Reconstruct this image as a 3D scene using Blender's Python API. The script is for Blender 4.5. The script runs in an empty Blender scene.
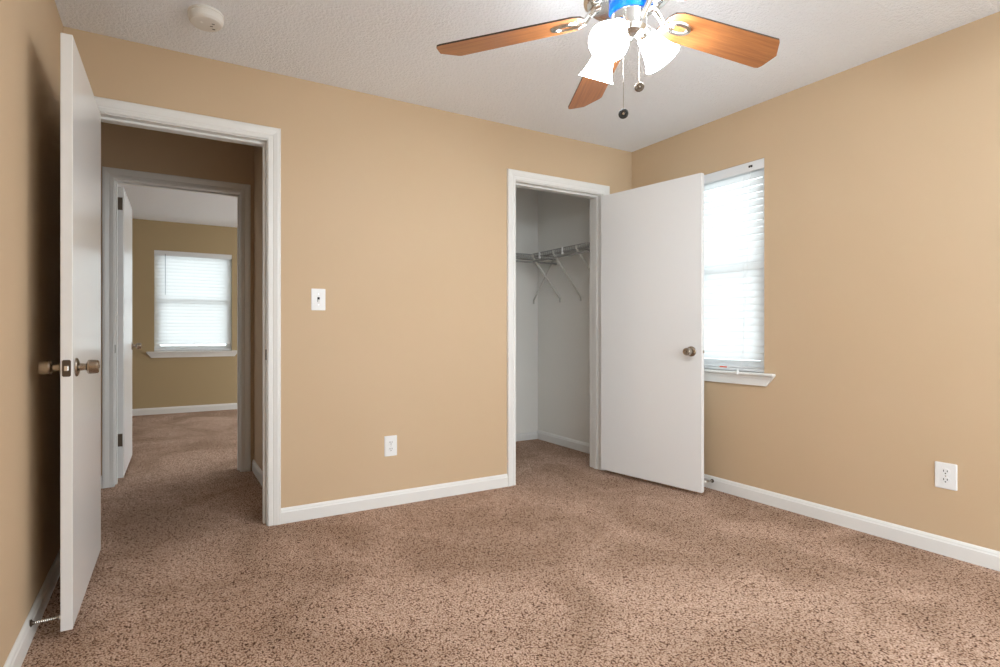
import bpy, bmesh, math, random
from mathutils import Vector, Matrix
random.seed(7)
C = bpy.context.scene.collection
S = bpy.context.scene
R = math.radians
PI = math.pi

# ------------------------------------------------------------------ camera
cam_d = bpy.data.cameras.new('camera')
cam = bpy.data.objects.new('camera', cam_d)
C.objects.link(cam)
cam.location = (0, 0, 1.043)
cam.rotation_euler = (R(90), 0, -R(28.01))
cam_d.sensor_fit = 'HORIZONTAL'
cam_d.sensor_width = 36
cam_d.lens = 36 * 529.4 / 1000
cam_d.shift_x = 0.055
cam_d.shift_y = -0.002
cam_d.clip_start = 0.02
S.camera = cam

# ------------------------------------------------------------------ light
WORLD = 3.9
BULB = 285.0
GLASS = 46.0
S.view_settings.view_transform = 'Standard'
S.view_settings.look = 'None'
S.view_settings.gamma = 1
S.view_settings.use_curve_mapping = False
S.view_settings.exposure = 0.0
w = bpy.data.worlds.new('overcast_sky')
S.world = w
w.use_nodes = True
nt = w.node_tree
nt.nodes.clear()
out = nt.nodes.new('ShaderNodeOutputWorld')
bg = nt.nodes.new('ShaderNodeBackground')
bg.inputs[0].default_value = (0.88, 0.95, 1.0, 1)
bg.inputs[1].default_value = WORLD
nt.links.new(bg.outputs[0], out.inputs[0])


# ------------------------------------------------------------------ materials
def mat(name, col, rough=0.6, metal=0.0, spec=0.5, coat=0.0):
    m = bpy.data.materials.new(name)
    m.use_nodes = True
    b = m.node_tree.nodes['Principled BSDF']
    b.inputs['Base Color'].default_value = (*col, 1)
    b.inputs['Roughness'].default_value = rough
    b.inputs['Metallic'].default_value = metal
    b.inputs['Specular IOR Level'].default_value = spec
    b.inputs['Coat Weight'].default_value = coat
    return m


def node(m, kind, **kw):
    n = m.node_tree.nodes.new(kind)
    for k, v in kw.items():
        if k in n.inputs.keys():
            n.inputs[k].default_value = v
        else:
            setattr(n, k, v)
    return n


def bsdf(m):
    return m.node_tree.nodes['Principled BSDF']


def coords(m, scale=(1, 1, 1), out='Object'):
    tc = node(m, 'ShaderNodeTexCoord')
    mp = node(m, 'ShaderNodeMapping')
    mp.inputs['Scale'].default_value = scale
    m.node_tree.links.new(tc.outputs[out], mp.inputs[0])
    return mp.outputs[0]


def noise_bump(m, scale, strength, dist=0.002, detail=2.0, rough=0.5):
    l = m.node_tree.links
    v = coords(m)
    n = node(m, 'ShaderNodeTexNoise', Scale=scale, Detail=detail, Roughness=rough)
    b = node(m, 'ShaderNodeBump', Strength=strength, Distance=dist)
    l.new(v, n.inputs['Vector'])
    l.new(n.outputs['Fac'], b.inputs['Height'])
    l.new(b.outputs[0], bsdf(m).inputs['Normal'])
    return n


def mottled(m, c1, c2, scale, detail=3):
    """slow colour variation between two near tones"""
    l = m.node_tree.links
    v = coords(m)
    n = node(m, 'ShaderNodeTexNoise', Scale=scale, Detail=detail)
    r = node(m, 'ShaderNodeValToRGB')
    r.color_ramp.elements[0].position = 0.35
    r.color_ramp.elements[0].color = (*c1, 1)
    r.color_ramp.elements[1].position = 0.65
    r.color_ramp.elements[1].color = (*c2, 1)
    l.new(v, n.inputs['Vector'])
    l.new(n.outputs['Fac'], r.inputs[0])
    l.new(r.outputs[0], bsdf(m).inputs['Base Color'])


M = {}
M['wall'] = mat('beige_wall_paint', (0.56, 0.405, 0.25), 0.62, spec=0.35)
mottled(M['wall'], (0.59, 0.432, 0.275), (0.605, 0.447, 0.29), 1.3)
noise_bump(M['wall'], 150, 0.12, 0.0015)
M['far_wall'] = mat('window_light_toned_wall', (0.45, 0.345, 0.195), 0.62, spec=0.35)  # olive cast of the window light is put into this wall colour
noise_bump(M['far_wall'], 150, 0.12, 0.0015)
M['closet'] = mat('pale_grey_closet_paint', (0.86, 0.84, 0.79), 0.6, spec=0.35)
noise_bump(M['closet'], 150, 0.15, 0.0015)
M['ceiling'] = mat('white_stippled_ceiling', (0.90, 0.92, 0.95), 0.85, spec=0.2)
noise_bump(M['ceiling'], 85, 0.9, 0.010, 3.5, 0.6)
M['white'] = mat('white_semi_gloss_trim', (0.80, 0.79, 0.76), 0.32, spec=0.5)
noise_bump(M['white'], 30, 0.03, 0.001)
M['door'] = mat('white_door_paint', (0.80, 0.79, 0.775), 0.22, spec=0.5)
noise_bump(M['door'], 60, 0.05, 0.001)
M['plate'] = mat('white_plastic_plate', (0.84, 0.84, 0.83), 0.35)
noise_bump(M['plate'], 40, 0.02, 0.0005)
M['dark'] = mat('dark_slot', (0.02, 0.018, 0.015), 0.7)
noise_bump(M['dark'], 40, 0.02, 0.0005)
M['nickel'] = mat('satin_nickel', (0.40, 0.345, 0.285), 0.24, 1.0)
noise_bump(M['nickel'], 300, 0.03, 0.0003)
M['bronze'] = mat('antique_bronze_hinge', (0.13, 0.10, 0.075), 0.45, 1.0)
noise_bump(M['bronze'], 300, 0.05, 0.0003)
M['silver'] = mat('polished_nickel', (0.72, 0.71, 0.68), 0.18, 1.0)
noise_bump(M['silver'], 200, 0.02, 0.0003)
M['blue'] = mat('blue_protective_film', (0.0, 0.13, 0.68), 0.25)
noise_bump(M['blue'], 60, 0.1, 0.0005)
M['blade_edge'] = mat('dark_brown_blade_edge', (0.035, 0.02, 0.015), 0.5)
noise_bump(M['blade_edge'], 80, 0.05, 0.0005)
M['wire'] = mat('vinyl_coated_wire', (0.62, 0.60, 0.55), 0.4)
noise_bump(M['wire'], 100, 0.02, 0.0003)
M['deck'] = mat('shade_toned_vinyl_wire', (0.30, 0.295, 0.275), 0.45)  # white vinyl wire, its shade in the closet put into the grey
noise_bump(M['deck'], 100, 0.02, 0.0003)
M['rubber'] = mat('white_rubber_tip', (0.75, 0.74, 0.70), 0.6)
noise_bump(M['rubber'], 100, 0.05, 0.0003)
M['vinyl'] = mat('white_vinyl_sash', (0.80, 0.81, 0.82), 0.4)
noise_bump(M['vinyl'], 60, 0.02, 0.0003)
M['smoke'] = mat('aged_white_plastic', (0.76, 0.73, 0.68), 0.45)
noise_bump(M['smoke'], 60, 0.03, 0.0005)
M['tag'] = mat('red_printed_tag', (0.75, 0.12, 0.06), 0.5)
noise_bump(M['tag'], 60, 0.03, 0.0005)
M['ground'] = mat('pale_bounce_ground', (0.60, 0.60, 0.58), 0.9)  # unseen ground, paled to bounce skylight up to the ceiling
noise_bump(M['ground'], 6, 0.2, 0.01)

# wood blades
m = M['wood'] = mat('orange_brown_wood', (0.40, 0.15, 0.045), 0.38, coat=0.2)
l = m.node_tree.links
v = coords(m, (2.5, 55, 10))
n = node(m, 'ShaderNodeTexNoise', Scale=1.6, Detail=6.0, Roughness=0.65, Distortion=0.6)
r = node(m, 'ShaderNodeValToRGB')
r.color_ramp.elements[0].position = 0.3
r.color_ramp.elements[0].color = (0.25, 0.08, 0.023, 1)
r.color_ramp.elements[1].position = 0.72
r.color_ramp.elements[1].color = (0.46, 0.175, 0.053, 1)
l.new(v, n.inputs['Vector'])
l.new(n.outputs['Fac'], r.inputs[0])
l.new(r.outputs[0], bsdf(m).inputs['Base Color'])

# carpet: cut pile twist; tuft colour and height from the same cells, wide nap marks on top
m = M['carpet'] = mat('brown_pink_frieze_carpet', (0.4, 0.26, 0.19), 0.95, spec=0.08)
l = m.node_tree.links
v = coords(m)
warp = node(m, 'ShaderNodeTexNoise', Scale=60.0, Detail=2.0)
l.new(v, warp.inputs['Vector'])
sub = node(m, 'ShaderNodeVectorMath', operation='SUBTRACT')
sub.inputs[1].default_value = (0.5, 0.5, 0.5)
l.new(warp.outputs['Color'], sub.inputs[0])
scl = node(m, 'ShaderNodeVectorMath', operation='SCALE')
scl.inputs['Scale'].default_value = 0.012
l.new(sub.outputs[0], scl.inputs[0])
addv = node(m, 'ShaderNodeVectorMath', operation='ADD')
l.new(v, addv.inputs[0])
l.new(scl.outputs[0], addv.inputs[1])
vo = node(m, 'ShaderNodeTexVoronoi', Scale=165.0, feature='F1')
l.new(addv.outputs[0], vo.inputs['Vector'])
fine = node(m, 'ShaderNodeTexNoise', Scale=190.0, Detail=3.0, Roughness=0.7)
l.new(v, fine.inputs['Vector'])
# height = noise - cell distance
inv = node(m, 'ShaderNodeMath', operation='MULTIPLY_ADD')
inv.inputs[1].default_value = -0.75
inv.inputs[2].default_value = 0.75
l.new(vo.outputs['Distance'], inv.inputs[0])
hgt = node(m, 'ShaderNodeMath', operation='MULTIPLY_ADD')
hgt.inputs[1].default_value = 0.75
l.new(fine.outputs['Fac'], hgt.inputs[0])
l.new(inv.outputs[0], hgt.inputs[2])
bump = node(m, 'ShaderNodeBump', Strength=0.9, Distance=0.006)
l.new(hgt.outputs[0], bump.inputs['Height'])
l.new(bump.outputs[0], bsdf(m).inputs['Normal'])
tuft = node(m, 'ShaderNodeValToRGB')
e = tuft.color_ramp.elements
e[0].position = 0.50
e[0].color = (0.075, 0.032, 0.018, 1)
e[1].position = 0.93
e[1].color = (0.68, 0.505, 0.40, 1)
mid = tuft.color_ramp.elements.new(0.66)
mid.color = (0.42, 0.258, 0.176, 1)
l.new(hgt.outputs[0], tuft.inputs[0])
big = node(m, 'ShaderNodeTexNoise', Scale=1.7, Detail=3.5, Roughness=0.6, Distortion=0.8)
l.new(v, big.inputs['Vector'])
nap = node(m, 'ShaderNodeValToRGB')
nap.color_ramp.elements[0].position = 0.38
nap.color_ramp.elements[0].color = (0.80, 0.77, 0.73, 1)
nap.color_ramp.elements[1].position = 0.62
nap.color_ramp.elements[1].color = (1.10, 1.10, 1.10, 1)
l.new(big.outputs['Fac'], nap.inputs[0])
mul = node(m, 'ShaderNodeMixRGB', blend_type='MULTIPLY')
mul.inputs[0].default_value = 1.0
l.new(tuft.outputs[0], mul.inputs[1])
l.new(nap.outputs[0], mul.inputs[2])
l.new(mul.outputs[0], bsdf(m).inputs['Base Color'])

# glowing frosted glass and the bulbs inside
def glow(name, col, strength):
    m = mat(name, (0.9, 0.9, 0.88), 0.3)
    b = bsdf(m)
    b.inputs['Emission Color'].default_value = (*col, 1)
    b.inputs['Emission Strength'].default_value = strength
    noise_bump(m, 50, 0.05, 0.001)
    return m
M['glass_shade'] = glow('lit_frosted_glass', (0.86, 0.94, 1.0), GLASS)
M['bulb'] = glow('lit_bulb', (0.82, 0.915, 1.0), BULB)

# blinds: white slats letting some daylight through
m = M['slat'] = bpy.data.materials.new('white_translucent_slat')
m.use_nodes = True
l = m.node_tree.links
b = bsdf(m)
b.inputs['Base Color'].default_value = (0.85, 0.85, 0.84, 1)
b.inputs['Roughness'].default_value = 0.4
tr = m.node_tree.nodes.new('ShaderNodeBsdfTranslucent')
tr.inputs[0].default_value = (0.96, 0.96, 0.97, 1)
ad = m.node_tree.nodes.new('ShaderNodeMixShader')
ad.inputs[0].default_value = 0.6
o = m.node_tree.nodes['Material Output']
l.new(b.outputs[0], ad.inputs[1])
l.new(tr.outputs[0], ad.inputs[2])
l.new(ad.outputs[0], o.inputs[0])

m = M['pane'] = bpy.data.materials.new('clear_window_pane')
m.use_nodes = True
l = m.node_tree.links
m.node_tree.nodes.remove(bsdf(m))
tp = m.node_tree.nodes.new('ShaderNodeBsdfTransparent')
tp.inputs[0].default_value = (0.93, 0.96, 0.95, 1)
gl = m.node_tree.nodes.new('ShaderNodeBsdfGlossy')
gl.inputs['Roughness'].default_value = 0.03
mx = m.node_tree.nodes.new('ShaderNodeMixShader')
mx.inputs[0].default_value = 0.06
l.new(tp.outputs[0], mx.inputs[1])
l.new(gl.outputs[0], mx.inputs[2])
l.new(mx.outputs[0], m.node_tree.nodes['Material Output'].inputs[0])


# ------------------------------------------------------------------ mesh helpers
def obj(name, bm, mats, parent=None, smooth=False, kind=None):
    me = bpy.data.meshes.new(name)
    bmesh.ops.recalc_face_normals(bm, faces=bm.faces[:])
    bm.to_mesh(me)
    bm.free()
    if not isinstance(mats, (list, tuple)):
        mats = [mats]
    for x in mats:
        me.materials.append(x)
    if smooth:
        for p in me.polygons:
            p.use_smooth = True
    o = bpy.data.objects.new(name, me)
    C.objects.link(o)
    if parent is not None:
        o.parent = parent
    if kind:
        o['kind'] = kind
    return o


def tag(o, label, cat, group=None, kind=None):
    o['label'] = label
    o['category'] = cat
    if group:
        o['group'] = group
    if kind:
        o['kind'] = kind
    return o


def thing(name, label, cat, loc=(0, 0, 0), rotz=0, group=None, kind=None):
    o = bpy.data.objects.new(name, None)
    o.empty_display_size = 0.05
    C.objects.link(o)
    o.location = loc
    o.rotation_euler = (0, 0, rotz)
    return tag(o, label, cat, group, kind)


def box(bm, x0, x1, y0, y1, z0, z1, bev=0.0, mi=0, mtx=None):
    t = bmesh.new()
    bmesh.ops.create_cube(t, size=1)
    for v in t.verts:
        v.co = Vector(((x0 + x1) / 2 + v.co.x * (x1 - x0), (y0 + y1) / 2 + v.co.y * (y1 - y0), (z0 + z1) / 2 + v.co.z * (z1 - z0)))
    if bev:
        bmesh.ops.bevel(t, geom=t.edges[:], offset=bev, segments=2, affect='EDGES', profile=0.6)
    merge(bm, t, mi, mtx)


def merge(bm, t, mi=0, mtx=None):
    if mtx is not None:
        bmesh.ops.transform(t, matrix=mtx, verts=t.verts[:])
    me = bpy.data.meshes.new('tmp')
    for f in t.faces:
        if mi:
            f.material_index = mi
    t.to_mesh(me)
    t.free()
    bm.from_mesh(me)
    bpy.data.meshes.remove(me)


def lathe(bm, prof, seg=28, mtx=None, mi=0, cap=True):
    """profile of (r, z) about the z axis"""
    t = bmesh.new()
    rings = []
    for (r_, z_) in prof:
        if r_ < 1e-6:
            rings.append([t.verts.new((0, 0, z_))])
        else:
            rings.append([t.verts.new((r_ * math.cos(2 * PI * k / seg), r_ * math.sin(2 * PI * k / seg), z_)) for k in range(seg)])
    for a, b_ in zip(rings[:-1], rings[1:]):
        for k in range(seg):
            k2 = (k + 1) % seg
            if len(a) == 1 and len(b_) == 1:
                continue
            if len(a) == 1:
                t.faces.new((a[0], b_[k], b_[k2]))
            elif len(b_) == 1:
                t.faces.new((a[k], a[k2], b_[0]))
            else:
                t.faces.new((a[k], a[k2], b_[k2], b_[k]))
    if cap:
        for rg in (rings[0], rings[-1]):
            if len(rg) > 2:
                try:
                    t.faces.new(rg)
                except ValueError:
                    pass
    merge(bm, t, mi, mtx)


def tube(bm, pts, rad, seg=10, mi=0, mtx=None):
    """round bar through points; rad a number or one per point"""
    pts = [Vector(p) for p in pts]
    if not isinstance(rad, (list, tuple)):
        rad = [rad] * len(pts)
    t = bmesh.new()
    rings = []
    up = Vector((0, 0, 1))
    for i, p in enumerate(pts):
        d = (pts[min(i + 1, len(pts) - 1)] - pts[max(i - 1, 0)]).normalized()
        ref = up if abs(d.dot(up)) < 0.95 else Vector((1, 0, 0))
        a = d.cross(ref).normalized()
        b_ = d.cross(a).normalized()
        rings.append([t.verts.new(p + rad[i] * (math.cos(2 * PI * k / seg) * a + math.sin(2 * PI * k / seg) * b_)) for k in range(seg)])
    for a, b_ in zip(rings[:-1], rings[1:]):
        for k in range(seg):
            t.faces.new((a[k], a[(k + 1) % seg], b_[(k + 1) % seg], b_[k]))
    t.faces.new(rings[0])
    t.faces.new(rings[-1])
    merge(bm, t, mi, mtx)


def prism(bm, poly, h0, h1, axis='z', mi=0, mtx=None, side_mi=None, bev=0):
    """polygon in the plane across `axis`, extruded from h0 to h1"""
    t = bmesh.new()
    def P(a, b_, h):
        return {'z': (a, b_, h), 'y': (a, h, b_), 'x': (h, a, b_)}[axis]
    lo = [t.verts.new(P(a, b_, h0)) for a, b_ in poly]
    hi = [t.verts.new(P(a, b_, h1)) for a, b_ in poly]
    t.faces.new(lo)
    t.faces.new(hi)
    n_ = len(poly)
    for k in range(n_):
        f = t.faces.new((lo[k], lo[(k + 1) % n_], hi[(k + 1) % n_], hi[k]))
        if side_mi is not None:
            f.material_index = side_mi
    if bev:
        bmesh.ops.bevel(t, geom=t.edges[:], offset=bev, segments=2, affect='EDGES')
    merge(bm, t, mi, mtx)


def align(p, d):
    """matrix taking +z to direction d at point p"""
    d = Vector(d).normalized()
    return Matrix.Translation(Vector(p)) @ d.to_track_quat('Z', 'Y').to_matrix().to_4x4()


# ------------------------------------------------------------------ room numbers
XL, XR = -0.405, 3.222          # bedroom left and right wall faces
YB, YB2 = 2.959, 3.079          # wall with the two doorways
H = 2.44
YF = -0.30                      # side behind the camera, built only in part so skylight gets in
HX = 0.600                      # hall right wall
YH, YH2 = 4.19, 4.31            # hall far wall
YW = 7.60                       # far room window wall
D1 = (-0.297, 0.490)            # bedroom doorway
D2 = (-0.289, 0.505)            # far room doorway
D3 = (2.118, 2.905)             # closet doorway
ZH = 2.069
JT = 0.018
CYB = 4.13                      # closet back wall
CXL = 1.55                      # closet left wall


def struct(name, bm, m, label, cat, parent=None):
    o = obj(name, bm, m, parent)
    if parent is None:
        tag(o, label, cat, kind='structure')
    return o


# floor (one carpet running through all rooms), ceiling, outside ground
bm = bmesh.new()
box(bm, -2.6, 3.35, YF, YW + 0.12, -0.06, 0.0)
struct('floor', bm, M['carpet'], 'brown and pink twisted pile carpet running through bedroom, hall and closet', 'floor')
bm = bmesh.new()
box(bm, -2.6, 3.35, YF, YW + 0.12, H, H + 0.08)
struct('ceiling', bm, M['ceiling'], 'white stippled ceiling above the bedroom', 'ceiling')
bm = bmesh.new()
box(bm, -14, 16, YF - 12, YW + 14, -0.36, -0.30)
struct('ground', bm, M['ground'], 'pale ground outside the windows', 'ground')


def wall_open(name, x0, x1, y0, y1, holes, m, label, z1=H):
    """wall along x with door holes [(xa, xb, ztop)]"""
    bm = bmesh.new()
    c = x0
    for (a, b_, zt) in sorted(holes):
        box(bm, c, a, y0, y1, 0, z1)
        box(bm, a, b_, y0, y1, zt, z1)
        c = b_
    box(bm, c, x1, y0, y1, 0, z1)
    return struct(name, bm, m, label, 'wall')


h1 = (D1[0] - JT, D1[1] + JT, ZH + JT)
h2 = (D2[0] - JT, D2[1] + JT, ZH + JT)
h3 = (D3[0] - JT, D3[1] + JT, ZH + JT)
ym = (YB + YB2) / 2
wall_open('wall_back', XL, XR, YB, ym, [h1, h3], M['wall'], 'beige bedroom wall with two doorways and a light switch')
wall_open('wall_hall_near', -2.6, HX, ym, YB2, [h1], M['wall'], 'beige hall side of the doorway wall')
wall_open('wall_closet_front', CXL - 0.1, XR, ym, YB2, [h3], M['closet'], 'pale grey inner face of the closet front wall')
wall_open('wall_hall_far', -2.6, XR, YH, YH2, [h2], M['wall'], 'dark beige hall wall around the far doorway')
bm = bmesh.new(); box(bm, XL - 0.12, XL, YF, ym, 0, H)
struct('wall_left', bm, M['wall'], 'beige wall at left behind the open door', 'wall')
bm = bmesh.new(); box(bm, HX, HX + 0.12, YB2, YH, 0, H)
struct('wall_hall_right', bm, M['wall'], 'beige side wall of the short hall', 'wall')
bm = bmesh.new(); box(bm, -2.6, -2.5, YB2, YH, 0, H)
struct('wall_hall_left', bm, M['wall'], 'beige end wall of the hall out of sight', 'wall')
bm = bmesh.new(); box(bm, XR, XR + 0.12, ym, YH, 0, H)
struct('wall_closet_right', bm, M['closet'], 'pale grey closet side wall behind the wire shelf', 'wall')
bm = bmesh.new(); box(bm, CXL - 0.1, XR, CYB, YH, 0, H)
struct('wall_closet_back', bm, M['closet'], 'pale grey rear wall of the closet', 'wall')
bm = bmesh.new(); box(bm, CXL - 0.1, CXL, YB2, CYB, 0, H)
struct('wall_closet_left', bm, M['closet'], 'pale grey left wall of the closet out of sight', 'wall')
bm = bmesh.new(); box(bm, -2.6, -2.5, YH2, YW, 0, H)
struct('wall_far_left', bm, M['far_wall'], 'left wall of the far room out of sight, toned olive as if window lit', 'wall')

bm = bmesh.new(); box(bm, XL - 0.12, 0.6, YF - 0.12, YF, 0, H)  # unseen wall stopped short; the gap beside it admits skylight as fill
struct('wall_front', bm, M['wall'], 'beige wall behind the camera out of sight', 'wall')
# walls with windows
WY0, WY1, WZ0, WZ1 = 1.928, 2.842, 0.790, 2.100     # bedroom window (right wall)
FX0, FX1 = -0.104, 0.812                            # far room window
FZ0, FZ1 = 0.790, 2.070
bm = bmesh.new()
box(bm, XR, XR + 0.12, YF, WY0, 0, H)
box(bm, XR, XR + 0.12, WY1, ym, 0, H)
box(bm, XR, XR + 0.12, WY0, WY1, 0, WZ0)
box(bm, XR, XR + 0.12, WY0, WY1, WZ1, H)
struct('wall_right', bm, M['wall'], 'beige right wall with the blind covered window', 'wall')
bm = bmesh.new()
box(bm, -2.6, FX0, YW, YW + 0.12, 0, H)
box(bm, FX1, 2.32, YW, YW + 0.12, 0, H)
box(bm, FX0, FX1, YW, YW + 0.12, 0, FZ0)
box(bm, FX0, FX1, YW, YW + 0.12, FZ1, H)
struct('wall_far', bm, M['far_wall'], 'far room wall around the small window, toned olive as if window lit', 'wall')


# ------------------------------------------------------------------ baseboards
def baseboard(name, a, b_, nrm, label, h=0.083, t=0.014):
    """a, b floor points along the wall; nrm points into the room"""
    a, b_, nrm = Vector((*a, 0)), Vector((*b_, 0)), Vector((*nrm, 0))
    prof = [(0, 0), (t, 0), (t, h - 0.022), (t - 0.003, h - 0.017), (t - 0.004, h - 0.010), (t - 0.008, h - 0.003), (t - 0.011, h), (0, h)]
    bm = bmesh.new()
    ra = [bm.verts.new(a + nrm * p + Vector((0, 0, q))) for p, q in prof]
    rb = [bm.verts.new(b_ + nrm * p + Vector((0, 0, q))) for p, q in prof]
    for k in range(len(prof)):
        k2 = (k + 1) % len(prof)
        bm.faces.new((ra[k], ra[k2], rb[k2], rb[k]))
    bm.faces.new(ra)
    bm.faces.new(rb)
    return struct(name, bm, M['white'], label, 'baseboard')


CW = 0.066; RV = 0.005
baseboard('baseboard_back', (D1[1] + RV + CW, YB), (D3[0] - RV - CW + 0.006, YB), (0, -1), 'white baseboard between the two doorways')
baseboard('baseboard_corner', (D3[1] + RV + CW + 0.0, YB), (XR, YB), (0, -1), 'white baseboard behind the closet door')
baseboard('baseboard_right', (XR, YF), (XR, YB), (-1, 0), 'white baseboard along the right wall')
baseboard('baseboard_left', (XL, YF), (XL, YB), (1, 0), 'white baseboard along the left wall')
baseboard('baseboard_hall', (HX, YB2), (HX, YH), (-1, 0), 'white baseboard on the short hall side wall')
baseboard('baseboard_hall_far', (-2.5, YH), (D2[0] - RV - CW, YH), (0, -1), 'white baseboard left of the far doorway')
baseboard('baseboard_closet_right', (XR, YB2), (XR, CYB), (-1, 0), 'white baseboard on the closet side wall')
baseboard('baseboard_closet_back', (CXL, CYB), (XR, CYB), (0, -1), 'white baseboard at the back of the closet', h=0.07)
baseboard('baseboard_far', (-2.5, YW), (2.32, YW), (0, -1), 'white baseboard under the far room window')



# ------------------------------------------------------------------ door trim
def casing_bm(bm, x0, x1, zt, y, s):
    """mitred casing around a doorway; y wall face, s = -1 faces the camera"""
    prof = [(0, 0), (0, 0.010), (0.004, 0.012), (0.020, 0.0125), (0.024, 0.010), (0.030, 0.0125), (0.048, 0.017), (0.062, 0.017), (CW, 0.013), (CW, 0)]
    rows = []
    for (q, t) in prof:
        q += RV
        yy = y + s * t
        rows.append([bm.verts.new(p) for p in ((x0 - q, yy, 0), (x0 - q, yy, zt + q), (x1 + q, yy, zt + q), (x1 + q, yy, 0))])
    for a, b_ in zip(rows, rows[1:] + rows[:1]):
        for k in range(3):
            bm.faces.new((a[k], a[k + 1], b_[k + 1], b_[k]))
    bm.faces.new([r_[0] for r_ in rows])
    bm.faces.new([r_[3] for r_ in rows])


def door_trim(name, D, y0, y1, stop_y, label):
    bm = bmesh.new()
    casing_bm(bm, D[0], D[1], ZH, y0, -1)
    casing_bm(bm, D[0], D[1], ZH, y1, 1)
    o = struct(name, bm, M['white'], label, 'door trim')
    bm = bmesh.new()
    box(bm, D[0] - JT + 0.0005, D[0], y0 - 0.001, y1 + 0.001, 0, ZH)
    box(bm, D[1], D[1] + JT - 0.0005, y0 - 0.001, y1 + 0.001, 0, ZH)
    box(bm, D[0] - JT + 0.0005, D[1] + JT - 0.0005, y0 - 0.001, y1 + 0.001, ZH, ZH + JT - 0.0005)
    obj('jamb', bm, M['white'], o)
    bm = bmesh.new()
    a, b_ = stop_y
    box(bm, D[0], D[0] + 0.012, a, b_, 0, ZH - 0.012, 0.002)
    box(bm, D[1] - 0.012, D[1], a, b_, 0, ZH - 0.012, 0.002)
    box(bm, D[0], D[1], a, b_, ZH - 0.012, ZH, 0.002)
    obj('stop_molding', bm, M['white'], o)
    return o


def strike(parent, x, y, z, s):
    bm = bmesh.new()
    box(bm, x, x + s * 0.002, y - 0.013, y + 0.013, z - 0.028, z + 0.028)
    box(bm, x + s * 0.002, x + s * 0.0025, y - 0.006, y + 0.006, z - 0.011, z + 0.011, mi=1)
    box(bm, x + s * 0.002, x + s * 0.003, y - 0.003, y + 0.003, z + 0.017, z + 0.022, mi=1)
    obj('strike_plate', bm, [M['bronze'], M['dark']], parent)


t1 = door_trim('trim_1', D1, YB, YB2, (YB + 0.038, YB + 0.070), 'white molded trim around the bedroom doorway to the hall')
strike(t1, D1[1], YB + 0.019, 0.918, -1)
t2 = door_trim('trim_2', D2, YH, YH2, (YH2 - 0.070, YH2 - 0.038), 'white trim around the far doorway across the hall')
strike(t2, D2[0], YH + 0.02, 0.925, 1)
t3 = door_trim('trim_3', D3, YB, YB2, (YB + 0.038, YB + 0.070), 'white molded trim around the closet doorway')
strike(t3, D3[0], YB + 0.019, 0.92, 1)


# ------------------------------------------------------------------ doors
def knob_bm(bm, side, x, z, t0):
    """rose, neck and drum shaped knob; side -1/+1 along local y; t0 door face"""
    prof = [(0, 0), (0.033, 0), (0.033, 0.003), (0.030, 0.007), (0.022, 0.010), (0.0135, 0.012), (0.012, 0.024), (0.012, 0.030), (0.019, 0.033),
            (0.0245, 0.036), (0.0255, 0.041), (0.0245, 0.054), (0.0235, 0.064), (0.0205, 0.068), (0.013, 0.0685), (0.012, 0.0665), (0, 0.0665)]
    lathe(bm, prof, 32, align((x, t0, z), (0, side, 0)))


def slab_door(name, pin, ang, width, flip, label, knob_mat='nickel', hinges=(1.85, 1.05, 0.24), hinge_mat='bronze', z0=0.020, height=2.032, plate=True, backset=0.062, kz=0.92, plate_mat='bronze'):
    """door hung on a pin. Local x runs from the hinge to the latch, the leaf lies
    between y = flip*0.007 and flip*0.042 of the pin."""
    T = 0.035
    ya, yb = sorted((flip * 0.007, flip * (0.007 + T)))
    root = thing(name, label, 'door', (*pin, 0), ang, kind='structure')
    bm = bmesh.new()
    box(bm, 0.004, width, ya, yb, z0, z0 + height, 0.0022)
    obj('door_leaf', bm, M['door'], root)
    kx = width - backset
    for s, face in ((-1, ya), (1, yb)):
        bm = bmesh.new()
        knob_bm(bm, s, kx, kz, face)
        if s * flip > 0:
            # push button in the privacy side
            lathe(bm, [(0, 0.066), (0.005, 0.066), (0.005, 0.071), (0, 0.072)], 12, align((kx, face, kz), (0, s, 0)))
        obj('door_handle', bm, M[knob_mat], root, smooth=False)
    if plate:
        bm = bmesh.new()
        yc = (ya + yb) / 2
        prism(bm, [(yc + 0.0125 * a, kz + 0.0285 * b_) for a, b_ in ((-1, -.86), (-.7, -1), (.7, -1), (1, -.86), (1, .86), (.7, 1), (-.7, 1), (-1, .86))], width - 0.0005, width + 0.0015, 'x')
        lp = obj('latch_plate', bm, M[plate_mat], root)
        bm = bmesh.new()
        box(bm, width + 0.001, width + 0.010, yc - 0.006, yc + 0.007, kz - 0.009, kz + 0.009, 0.002)
        obj('latch_bolt', bm, M['silver'], lp)
    for hz in hinges:
        bm = bmesh.new()
        tube(bm, [(0, 0, hz - 0.045), (0, 0, hz + 0.045)], 0.0058, 12)
        tube(bm, [(0, 0, hz + 0.045), (0, 0, hz + 0.050)], 0.0045, 12)
        tube(bm, [(0, 0, hz - 0.050), (0, 0, hz - 0.045)], 0.0045, 12)
        a, b_ = sorted((flip * 0.004, flip * 0.036))
        box(bm, 0.0015, 0.0045, a, b_, hz - 0.044, hz + 0.044, 0.0005)
        obj('hinge', bm, M[hinge_mat], root)
    return root


# bedroom door: opens into the bedroom against the left wall
slab_door('door_1', (D1[0] - 0.002, YB - 0.020), R(-91.2), 0.750, 1, 'tall white flat door at left, open toward the left wall, seen nearly edge on', kz=0.918, z0=0.028, height=2.026)
# far room door: opens away from the camera
slab_door('door_2', (D2[0] + 0.001, YH2 + 0.012), R(88.6), 0.765, -1, 'white door of the far room, seen through the bedroom doorway', hinges=(1.935, 0.285), kz=0.925)
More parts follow.
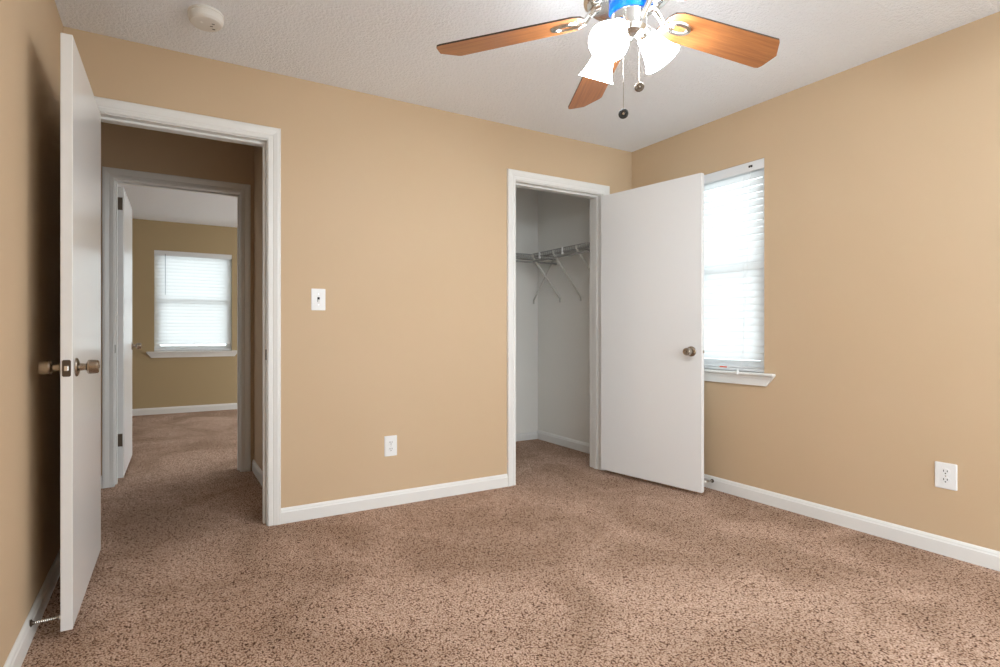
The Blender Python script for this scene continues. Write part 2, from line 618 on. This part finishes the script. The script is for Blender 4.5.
# closet door: opens into the bedroom in front of the window
slab_door('door_3', (D3[1] + 0.003, YB - 0.020), R(180 + 100.3), 0.752, -1, 'wide white flat closet door standing open in front of the window', kz=0.915, plate_mat='door', z0=0.022, backset=0.066, hinges=(1.85, 0.24), hinge_mat='nickel', height=2.025)


# ------------------------------------------------------------------ spring door stops
def spring_stop(pos, d, L, label):
    t = thing('door_stop', label, 'door stop', pos)
    M0 = align((0, 0, 0), d)
    bm = bmesh.new()
    lathe(bm, [(0, 0), (0.012, 0), (0.012, 0.003), (0.007, 0.006), (0.005, 0.012), (0, 0.012)], 16, M0)
    obj('mounting_base', bm, M['bronze'], t)
    bm = bmesh.new()
    turns = 14
    pts = []
    for k in range(turns * 8 + 1):
        a = 2 * PI * k / 8
        pts.append(M0 @ Vector((0.0048 * math.cos(a), 0.0048 * math.sin(a), 0.006 + (L - 0.020) * k / (turns * 8))))
    tube(bm, pts, 0.0016, 5)
    tube(bm, [M0 @ Vector((0, 0, 0.004)), M0 @ Vector((0, 0, L - 0.015))], 0.0034, 8)
    obj('spring', bm, M['silver'], t)
    bm = bmesh.new()
    lathe(bm, [(0, L - 0.018), (0.0075, L - 0.018), (0.0080, L - 0.006), (0.0065, L), (0, L)], 14, M0)
    obj('rubber_tip', bm, M['rubber'], t)


spring_stop((XL + 0.012, 2.215, 0.066), (1, 0.0, 0.02), 0.096, 'thin white and chrome door stop on the left wall baseboard')
spring_stop((XR - 0.014, 2.262, 0.055), (-1, 0, 0.05), 0.088, 'short chrome door stop on the right wall baseboard by the closet door')


# ------------------------------------------------------------------ windows, stools, blinds
def window(name, W, z0, z1, mtx, label, horn=0.052):
    """local x along the wall (0..W), local y from the room face outwards"""
    root = thing(name, label, 'window', (0, 0, 0), kind='structure')
    root.matrix_world = mtx
    bm = bmesh.new()
    f = 0.030
    y0, y1 = 0.070, 0.118
    for (a, b_, c, d) in ((0, f, z0, z1), (W - f, W, z0, z1), (f, W - f, z0, z0 + f), (f, W - f, z1 - f, z1)):
        box(bm, a, b_, y0, y1, c, d, 0.002)
    obj('window_frame', bm, M['vinyl'], root)
    zm = z0 + (z1 - z0) * 0.507
    for (a, b_, ya, yb) in ((z0 + f, zm + 0.02, 0.074, 0.094), (zm - 0.02, z1 - f, 0.096, 0.114)):
        bm = bmesh.new()
        s = 0.038
        for (p, q, c, d) in ((f, f + s, a, b_), (W - f - s, W - f, a, b_), (f + s, W - f - s, a, a + s), (f + s, W - f - s, b_ - s, b_)):
            box(bm, p, q, ya, yb, c, d, 0.002)
        sash = obj('sash', bm, M['vinyl'], root)
        bm = bmesh.new()
        ym_ = (ya + yb) / 2
        box(bm, f + s - 0.004, W - f - s + 0.004, ym_ - 0.002, ym_ + 0.002, a + s - 0.004, b_ - s + 0.004)
        obj('pane', bm, M['pane'], sash)
    # stool with a rounded nose and horns, apron with diagonal returns
    bm = bmesh.new()
    box(bm, 0, W, -0.004, 0.070, z0 - 0.016, z0, 0.002)
    box(bm, -horn, W + horn, -0.038, -0.0005, z0 - 0.016, z0, 0.005)
    obj('window_sill', bm, M['white'], root)
    bm = bmesh.new()
    prism(bm, [(0.004 - horn, z0 - 0.017), (W + horn - 0.004, z0 - 0.017), (W + horn - 0.054, z0 - 0.078), (0.054 - horn, z0 - 0.078)], -0.016, -0.0005, 'y')
    prism(bm, [(0.004 - horn, z0 - 0.017), (W + horn - 0.004, z0 - 0.017), (W + horn - 0.016, z0 - 0.032), (0.016 - horn, z0 - 0.032)], -0.024, -0.015, 'y')
    obj('apron', bm, M['white'], root)
    return root


def blind(W, z0, z1, mtx, label, wand_x, gap=0.055, red_tag=False, lift_cord=True):
    root = thing('window_blind', label, 'blind')
    root.matrix_world = mtx
    bm = bmesh.new()
    box(bm, 0.006, W - 0.006, 0.012, 0.060, z1 - 0.042, z1 - 0.002, 0.002)
    box(bm, 0.002, W - 0.002, 0.003, 0.010, z1 - 0.060, z1 - 0.001, 0.002)
    obj('headrail', bm, M['vinyl'], root)
    # slats nearly closed, room edge down
    bm = bmesh.new()
    pitch = 0.0435
    zt = z1 - 0.070
    zb = z0 + gap
    n_ = int((zt - zb) / pitch)
    tilt = R(66)
    for k in range(n_):
        zc = zt - 0.012 - k * pitch
        pts = []
        for q in range(5):
            s = -1 + q / 2
            pts.append((0.036 + 0.0245 * s * math.cos(tilt) + 0.0022 * (1 - s * s) * math.sin(tilt), zc + 0.0245 * s * math.sin(tilt) - 0.0022 * (1 - s * s) * math.cos(tilt)))
        th = 0.0022
        poly = [(a, b_) for a, b_ in pts] + [(a + th * math.sin(tilt), b_ - th * math.cos(tilt)) for a, b_ in reversed(pts)]
        prism(bm, poly, 0.007, W - 0.007, 'x')
    obj('slats', bm, M['slat'], root)
    zlast = zt - 0.012 - n_ * pitch
    bm = bmesh.new()
    box(bm, 0.007, W - 0.007, 0.012, 0.060, z0 + 0.002, z0 + 0.020, 0.003)
    obj('bottom_rail', bm, M['vinyl'], root)
    # spare slats gathered over the rail
    bm = bmesh.new()
    for k in range(2):
        box(bm, 0.007, W - 0.007, 0.012, 0.060, z0 + 0.023 + 0.004 * k, z0 + 0.026 + 0.004 * k)
    obj('gathered_slats', bm, M['slat'], root)
    bm = bmesh.new()
    for f in (0.15, 0.5, 0.85):
        for yy in (0.0115, 0.0605):
            tube(bm, [(W * f, yy, z1 - 0.04), (W * f, yy, z0 + 0.01)], 0.0009, 5)
    obj('ladder_cord', bm, M['vinyl'], root)
    bm = bmesh.new()
    tube(bm, [(wand_x, 0.001, z1 - 0.045), (wand_x, -0.001, z1 - 0.56)], 0.0036, 8)
    tube(bm, [(wand_x, 0.010, z1 - 0.032), (wand_x, 0.001, z1 - 0.045)], 0.0015, 6)
    obj('tilt_wand', bm, M['plate'] if red_tag else M['wand'], root)
    if lift_cord:
        bm = bmesh.new()
        x = 0.085
        box(bm, x - 0.010, x + 0.010, -0.001, 0.003, z1 - 0.034, z1 - 0.026, mi=1)
        tube(bm, [(x, 0.0, z1 - 0.03), (x + 0.004, -0.004, z1 - 0.45), (x + 0.03, -0.004, z1 - 0.85), (x + 0.055, -0.003, z0 + 0.10), (x + 0.06, -0.008, z0 + 0.02)], 0.0013, 6)
        lathe(bm, [(0, 0), (0.0055, 0.001), (0.007, 0.020), (0.003, 0.028), (0, 0.028)], 12, Matrix.Translation((x + 0.06, -0.030, z0 + 0.001)))
        tube(bm, [(x + 0.06, -0.008, z0 + 0.02), (x + 0.06, -0.030, z0 + 0.027)], 0.0013, 6)
        obj('lift_cord', bm, [M['plate'], M['dark']], root)
    if red_tag:
        bm = bmesh.new()
        box(bm, 0.615, 0.665, 0.0095, 0.0118, z0 + 0.019, z0 + 0.027)
        obj('warning_tag', bm, M['tag'], root)
    return root


M['wand'] = mat('grey_clear_wand', (0.25, 0.26, 0.30), 0.3)
noise_bump(M['wand'], 60, 0.02, 0.0003)
# right wall: local x runs along +y of the room, local y = +x
mR = Matrix(((0, 1, 0, XR), (1, 0, 0, WY0), (0, 0, 1, 0), (0, 0, 0, 1)))
mF = Matrix.Translation((FX0, YW, 0))
# mR mirrors handedness, so build it as a proper rotation instead: local x along -y
mR = Matrix(((0, 1, 0, XR), (-1, 0, 0, WY1), (0, 0, 1, 0), (0, 0, 0, 1)))
WW = WY1 - WY0
window('window_1', WW, WZ0, WZ1, mR, 'bright bedroom window in the right wall beside the closet door', horn=0.070)
window('window_2', FX1 - FX0, FZ0, FZ1, mF, 'small bright window of the far room seen through two doorways', horn=0.085)


def blind_r():
    return blind(WW, WZ0, WZ1, mR, 'white slatted blind in the right wall window beside the closet door', 0.30, red_tag=True, lift_cord=False)


br = blind_r()
# its cord hangs near the right jamb (local x counts from the far side)
bm = bmesh.new()
cx_ = WW - 0.085
box(bm, cx_ - 0.012, cx_ + 0.010, -0.002, 0.003, WZ1 - 0.036, WZ1 - 0.024, mi=1)
tube(bm, [(cx_, -0.001, WZ1 - 0.03), (cx_ - 0.006, -0.004, WZ1 - 0.45), (cx_ - 0.03, -0.004, WZ1 - 0.85), (cx_ - 0.050, -0.004, WZ0 + 0.12), (cx_ - 0.058, -0.010, WZ0 + 0.028), (cx_ - 0.058, -0.028, WZ0 + 0.020)], 0.0014, 6)
lathe(bm, [(0, 0), (0.006, 0.001), (0.008, 0.024), (0.003, 0.032), (0, 0.032)], 12, align((cx_ - 0.058, -0.046, WZ0 - 0.016), (0, 0.25, 1)))
obj('lift_cord', bm, [M['plate'], M['dark']], br)
blind(FX1 - FX0, FZ0, FZ1, mF, 'white slatted blind in the far room window', 0.125, lift_cord=False)


# ------------------------------------------------------------------ wall plates
def rounded_rect(w_, h_, r_, n_=4):
    pts = []
    for cx0, cy0, a0 in ((w_ / 2 - r_, h_ / 2 - r_, 0), (-w_ / 2 + r_, h_ / 2 - r_, 90), (-w_ / 2 + r_, -h_ / 2 + r_, 180), (w_ / 2 - r_, -h_ / 2 + r_, 270)):
        for k in range(n_ + 1):
            a = R(a0 + 90 * k / n_)
            pts.append((cx0 + r_ * math.cos(a), cy0 + r_ * math.sin(a)))
    return pts


def plate_base(root, w_=0.080, h_=0.121):
    bm = bmesh.new()
    prism(bm, rounded_rect(w_, h_, 0.004), -0.003, 0.0, 'y')
    prism(bm, rounded_rect(w_ - 0.006, h_ - 0.006, 0.004), -0.0055, -0.003, 'y')
    return obj('cover_plate', bm, M['plate'], root)


def outlet(loc, rz, label):
    root = thing('wall_outlet', label, 'outlet', loc, rz, group='power outlets low on the bedroom walls')
    plate_base(root)
    for s in (1, -1):
        bm = bmesh.new()
        lathe(bm, [(0, 0), (0.0170, 0), (0.0168, 0.0015), (0, 0.0015)], 24, align((0, -0.0055, s * 0.0195), (0, -1, 0)))
        rc = obj('receptacle', bm, M['plate'], root)
        bm = bmesh.new()
        box(bm, -0.0080, -0.0052, -0.0075, -0.0068, s * 0.0195 - 0.001, s * 0.0195 + 0.0085)
        box(bm, 0.0052, 0.0080, -0.0075, -0.0068, s * 0.0195 + 0.000, s * 0.0195 + 0.0080)
        lathe(bm, [(0, 0), (0.0028, 0), (0.0028, 0.0006), (0, 0.0006)], 12, align((0, -0.0069, s * 0.0195 - 0.0075), (0, -1, 0)))
        obj('slots', bm, M['dark'], rc)
    bm = bmesh.new()
    lathe(bm, [(0, 0), (0.0032, 0), (0.0028, 0.001), (0, 0.0012)], 12, align((0, -0.0055, 0), (0, -1, 0)))
    obj('screw', bm, M['silver'], root)
    return root


outlet((1.204, YB, 0.357), 0, 'white power outlet low on the wall between the two doorways')
outlet((XR, 1.082, 0.370), R(90) * -1, 'white power outlet low on the right wall')

sw = thing('light_switch', 'white toggle light switch on the wall right of the bedroom doorway', 'light switch', (0.768, YB, 1.2225))
plate_base(sw)
bm = bmesh.new()
box(bm, -0.0065, 0.0065, -0.0060, -0.0045, -0.0130, 0.0130)
obj('toggle_slot', bm, M['dark'], sw)
bm = bmesh.new()
box(bm, -0.0048, 0.0048, -0.0180, -0.0040, -0.0100, 0.0020, 0.001, mtx=Matrix.Rotation(R(18), 4, 'X'))
obj('toggle', bm, M['plate'], sw)
for s in (1, -1):
    bm = bmesh.new()
    lathe(bm, [(0, 0), (0.003, 0), (0.0026, 0.001), (0, 0.0012)], 12, align((0, -0.0055, s * 0.030), (0, -1, 0)))
    obj('screw', bm, M['silver'], sw)

# ------------------------------------------------------------------ smoke detector
sd = thing('smoke_detector', 'round white smoke detector on the ceiling', 'smoke detector', (0.166, 2.555, H))
bm = bmesh.new()
lathe(bm, [(0, 0), (0.074, 0), (0.074, -0.008), (0.070, -0.011), (0, -0.011)], 48)
obj('mounting_ring', bm, M['smoke'], sd, smooth=False)
bm = bmesh.new()
lathe(bm, [(0, -0.010), (0.071, -0.010), (0.0725, -0.016), (0.069, -0.034), (0.062, -0.042), (0.050, -0.0445), (0, -0.0455)], 48)
obj('body', bm, M['smoke'], sd, smooth=False)
bm = bmesh.new()
for (a, r_) in ((-35, 0.034), (5, 0.022), (35, 0.040)):
    p = (r_ * math.cos(R(a)), r_ * math.sin(R(a)), -0.0445)
    box(bm, p[0] - 0.006, p[0] + 0.006, p[1] - 0.0018, p[1] + 0.0018, -0.0462, -0.0445)
obj('vent_slots', bm, M['dark'], sd)
bm = bmesh.new()
lathe(bm, [(0, -0.0445), (0.006, -0.0445), (0.006, -0.0475), (0, -0.048)], 16, Matrix.Translation((-0.02, -0.01, 0)))
obj('test_button', bm, M['smoke'], sd)


# ------------------------------------------------------------------ closet wire shelves
def wire_shelf(name, L, depth, mtx, braces, clips, label, near_cap=True):
    """local x along the wall, local y from the wall outwards (depth), local z=0 deck"""
    root = thing(name, label, 'shelf', group='wire shelves in the closet')
    root.matrix_world = mtx
    bm = bmesh.new()
    for (y, z, r_) in ((0.006, 0, 0.0035), (depth * 0.5, -0.004, 0.003), (depth, 0, 0.0040), (depth + 0.002, -0.030, 0.0040), (depth - 0.008, -0.066, 0.0085)):
        tube(bm, [(0, y, z), (L, y, z)], r_, 6)
    n_ = int(L / 0.0254)
    for k in range(n_ + 1):
        x = 0.004 + k * (L - 0.008) / n_
        tube(bm, [(x, 0.004, 0.0035), (x, depth, 0.0035), (x, depth + 0.005, -0.002), (x, depth + 0.005, -0.031)], 0.0018, 5)
    obj('wire_deck', bm, M['deck'], root)
    for x in braces:
        bm = bmesh.new()
        tube(bm, [(x, depth + 0.004, -0.026), (x, depth - 0.006, -0.046), (x, 0.010, -0.385), (x, 0.006, -0.395)], 0.0075, 8)
        box(bm, x - 0.007, x + 0.007, 0.0, 0.010, -0.425, -0.382, 0.002)
        tube(bm, [(x, depth + 0.009, -0.004), (x, depth + 0.009, -0.036)], 0.005, 8)
        obj('brace', bm, M['wire'], root)
    for x in clips:
        bm = bmesh.new()
        box(bm, x - 0.0055, x + 0.0055, depth - 0.004, depth + 0.012, -0.052, 0.008, 0.002)
        obj('clip', bm, M['plate'], root)
    return root


SZ = 1.735
# right wall: local x along -y from the corner? use x along +y, y along -x : rotation by 90 degrees
mRs = Matrix.Translation((XR, YB2 + 0.03, SZ)) @ Matrix.Rotation(R(90), 4, 'Z')
wire_shelf('wire_shelf', CYB - 0.290 - 0.030 - (YB2 + 0.03), 0.305, mRs, [0.130, 0.415, 0.690], [0.30, 0.60],
           'white wire shelf with slanted braces along the closet side wall')
mBs = Matrix.Translation((XR - 0.004, CYB, SZ)) @ Matrix.Rotation(R(180), 4, 'Z')
wire_shelf('wire_shelf', XR - 0.004 - CXL - 0.005, 0.290, mBs, [0.048, 0.95], [], 'wire shelf along the rear wall of the closet')

# ------------------------------------------------------------------ ceiling fan
FC = (1.436, 1.333)
ZB = 2.158
fan = thing('ceiling_fan', 'five bladed ceiling fan with brown wood blades and lit glass shades', 'ceiling fan', (FC[0], FC[1], H))
def zl(z):
    return z - H
bm = bmesh.new()
lathe(bm, [(0, zl(2.440)), (0.085, zl(2.440)), (0.088, zl(2.425)), (0.080, zl(2.395)), (0.060, zl(2.375)), (0, zl(2.375))], 40)
obj('canopy', bm, M['silver'], fan, smooth=False)
bm = bmesh.new()
lathe(bm, [(0, zl(2.378)), (0.070, zl(2.378)), (0.115, zl(2.368)), (0.140, zl(2.345)), (0.146, zl(2.315)), (0.146, zl(2.275)), (0.138, zl(2.258)), (0.120, zl(2.250)), (0, zl(2.250))], 48)
obj('motor_housing', bm, M['silver'], fan, smooth=False)
# flywheel plate with punched holes
bm = bmesh.new()
lathe(bm, [(0, zl(2.249)), (0.120, zl(2.249)), (0.146, zl(2.236)), (0.153, zl(2.222)), (0.152, zl(2.212)), (0.140, zl(2.202)), (0.120, zl(2.197)), (0, zl(2.197))], 48)
for k in range(10):
    for rr in (0.112,):
        a = R(36 * k + 10)
        lathe(bm, [(0, 0), (0.009, 0), (0.009, -0.002), (0.006, -0.003), (0, -0.003)], 14, Matrix.Translation((rr * math.cos(a), rr * math.sin(a), zl(2.1985))), mi=1)
obj('flywheel', bm, [M['silver'], M['dark']], fan)

bm0 = bmesh.new()
lathe(bm0, [(0, zl(2.198)), (0.062, zl(2.198)), (0.066, zl(2.188)), (0.066, zl(2.162)), (0.060, zl(2.152)), (0, zl(2.152))], 40)
obj('protective_film', bm0, M['blue'], fan)
bm = bmesh.new()
lathe(bm, [(0, zl(2.153)), (0.058, zl(2.153)), (0.061, zl(2.145)), (0.060, zl(2.095)), (0.050, zl(2.080)), (0.030, zl(2.072)), (0.012, zl(2.068)), (0.010, zl(2.056)), (0, zl(2.054))], 40)
obj('switch_housing', bm, M['silver'], fan)

# blades: local x outwards; trailing corner of the tip is cut
def blade_poly():
    return [(0.150, -0.030), (0.162, -0.052), (0.190, -0.063), (0.622, -0.074), (0.634, -0.066), (0.690, -0.006), (0.688, 0.056), (0.682, 0.070), (0.668, 0.074), (0.190, 0.063), (0.162, 0.052), (0.150, 0.030)]


for az in (-9.0, 60.5, 135.5, 207.5, 279.5):
    e_ = Matrix.Translation((0, 0, zl(ZB))) @ Matrix.Rotation(R(az), 4, 'Z')
    pitch = Matrix.Rotation(R(3.0), 4, 'Y') @ Matrix.Rotation(R(-10), 4, 'X')
    bm = bmesh.new()
    prism(bm, blade_poly(), -0.003, 0.003, 'z', side_mi=1)
    bl = obj('blade', bm, [M['wood'], M['blade_edge']], fan)
    bl.matrix_local = e_ @ pitch
    # bracket: two curved arms from the flywheel down to a ring under the blade root
    bm = bmesh.new()
    arm = [(0.095, 0, 0.036), (0.115, 0, 0.030), (0.135, 0, 0.010), (0.150, 0, -0.010), (0.170, 0, -0.018), (0.190, 0, -0.019)]
    tube(bm, arm, [0.014, 0.013, 0.011, 0.011, 0.012, 0.010], 10)
    # oval ring plate
    t = bmesh.new()
    ns = 28
    rings = []
    for (ra, rb, z_) in ((0.056, 0.030, -0.0035), (0.052, 0.027, -0.0100), (0.038, 0.016, -0.0110), (0.034, 0.013, -0.0060), (0.034, 0.013, -0.0035)):
        rings.append([t.verts.new((0.216 + ra * math.cos(2 * PI * k / ns), rb * math.sin(2 * PI * k / ns), z_)) for k in range(ns)])
    for a, b_ in zip(rings, rings[1:] + rings[:1]):
        for k in range(ns):
            t.faces.new((a[k], a[(k + 1) % ns], b_[(k + 1) % ns], b_[k]))
    merge(bm, t, 0, pitch)
    for sx in (0.180, 0.252):
        lathe(bm, [(0, -0.013), (0.005, -0.0125), (0.006, -0.009), (0, -0.009)], 10, pitch @ Matrix.Translation((sx, 0, 0)))
    br_ = obj('blade_bracket', bm, M['silver'], fan)
    br_.matrix_local = e_

# light kit: arms, glass shades, bulbs  (azimuth, mouth radius, mouth height, tilt below horizontal)
SHADES = [(0, 0.172, 2.035, 36), (88, 0.165, 1.995, 58), (200, 0.160, 1.990, 46), (275, 0.270, 2.155, 34)]
for (az, rm, zm, tl) in SHADES:
    ca, sa = math.cos(R(az)), math.sin(R(az))
    ax = Vector((ca * math.cos(R(tl)), sa * math.cos(R(tl)), -math.sin(R(tl))))
    mouth = Vector((rm * ca, rm * sa, zl(zm)))
    Ls = 0.118
    neck = mouth - ax * Ls
    Mx = align(neck, ax)
    bm = bmesh.new()
    outer = [(0.026, 0.0), (0.031, 0.010), (0.036, 0.030), (0.041, 0.055), (0.048, 0.080), (0.057, 0.102), (0.066, Ls)]
    inner = [(r_ - 0.003, z_) for r_, z_ in reversed(outer)]
    lathe(bm, outer + inner, 36, Mx, cap=False)
    sh = obj('lamp_shade', bm, M['glass_shade'], fan, smooth=True)
    bm = bmesh.new()
    lathe(bm, [(0, 0.020), (0.012, 0.022), (0.016, 0.040), (0.027, 0.066), (0.030, 0.084), (0.026, 0.100), (0.014, 0.110), (0, 0.112)], 20, Mx)
    obj('bulb', bm, M['bulb'], sh, smooth=True)
    bm = bmesh.new()
    lathe(bm, [(0, -0.028), (0.018, -0.028), (0.024, -0.020), (0.029, -0.004), (0.030, 0.008), (0, 0.008)], 24, Mx)
    obj('socket', bm, M['silver'], sh)
    bm = bmesh.new()
    q = neck - ax * 0.024
    s0 = Vector((0.052 * ca, 0.052 * sa, zl(2.112)))
    tube(bm, [s0, (s0 + q) / 2 + Vector((0, 0, 0.012)), q], 0.011, 10)
    obj('light_arm', bm, M['silver'], fan)

# pull chains
for (dx, dy, zt, zf) in ((-0.048, -0.022, 2.095, 1.804), (0.034, -0.017, 2.075, 1.916)):
    bm = bmesh.new()
    n_ = int((zt - zf) / 0.0046)
    tube(bm, [(dx, dy, zl(zt)), (dx, dy, zl(zf))], 0.0006, 5)
    for k in range(n_):
        z_ = zl(zt) - k * 0.0046
        lathe(bm, [(0, -0.0014), (0.0011, -0.0007), (0.0011, 0.0007), (0, 0.0014)], 6, Matrix.Translation((dx, dy, z_)))
    ch = obj('pull_chain', bm, M['nickel'], fan)
    bm = bmesh.new()
    seg = 20
    # round medallion fob: dark disc with a bright rim
    Mf = align((dx, dy, zl(zf) - 0.017), (-0.7, -0.7, -0.25))
    lathe(bm, [(0, -0.004), (0.0145, -0.004), (0.0165, 0), (0.0145, 0.004), (0.011, 0.0045), (0.010, 0.003), (0, 0.003)], seg, Mf)
    lathe(bm, [(0, -0.0035), (0.006, -0.0035), (0.004, 0.0060), (0, 0.0065)], 14, Mf, mi=1)
    obj('fob', bm, [M['dark'] if zf < 1.85 else M['bronze'], M['silver']], ch)
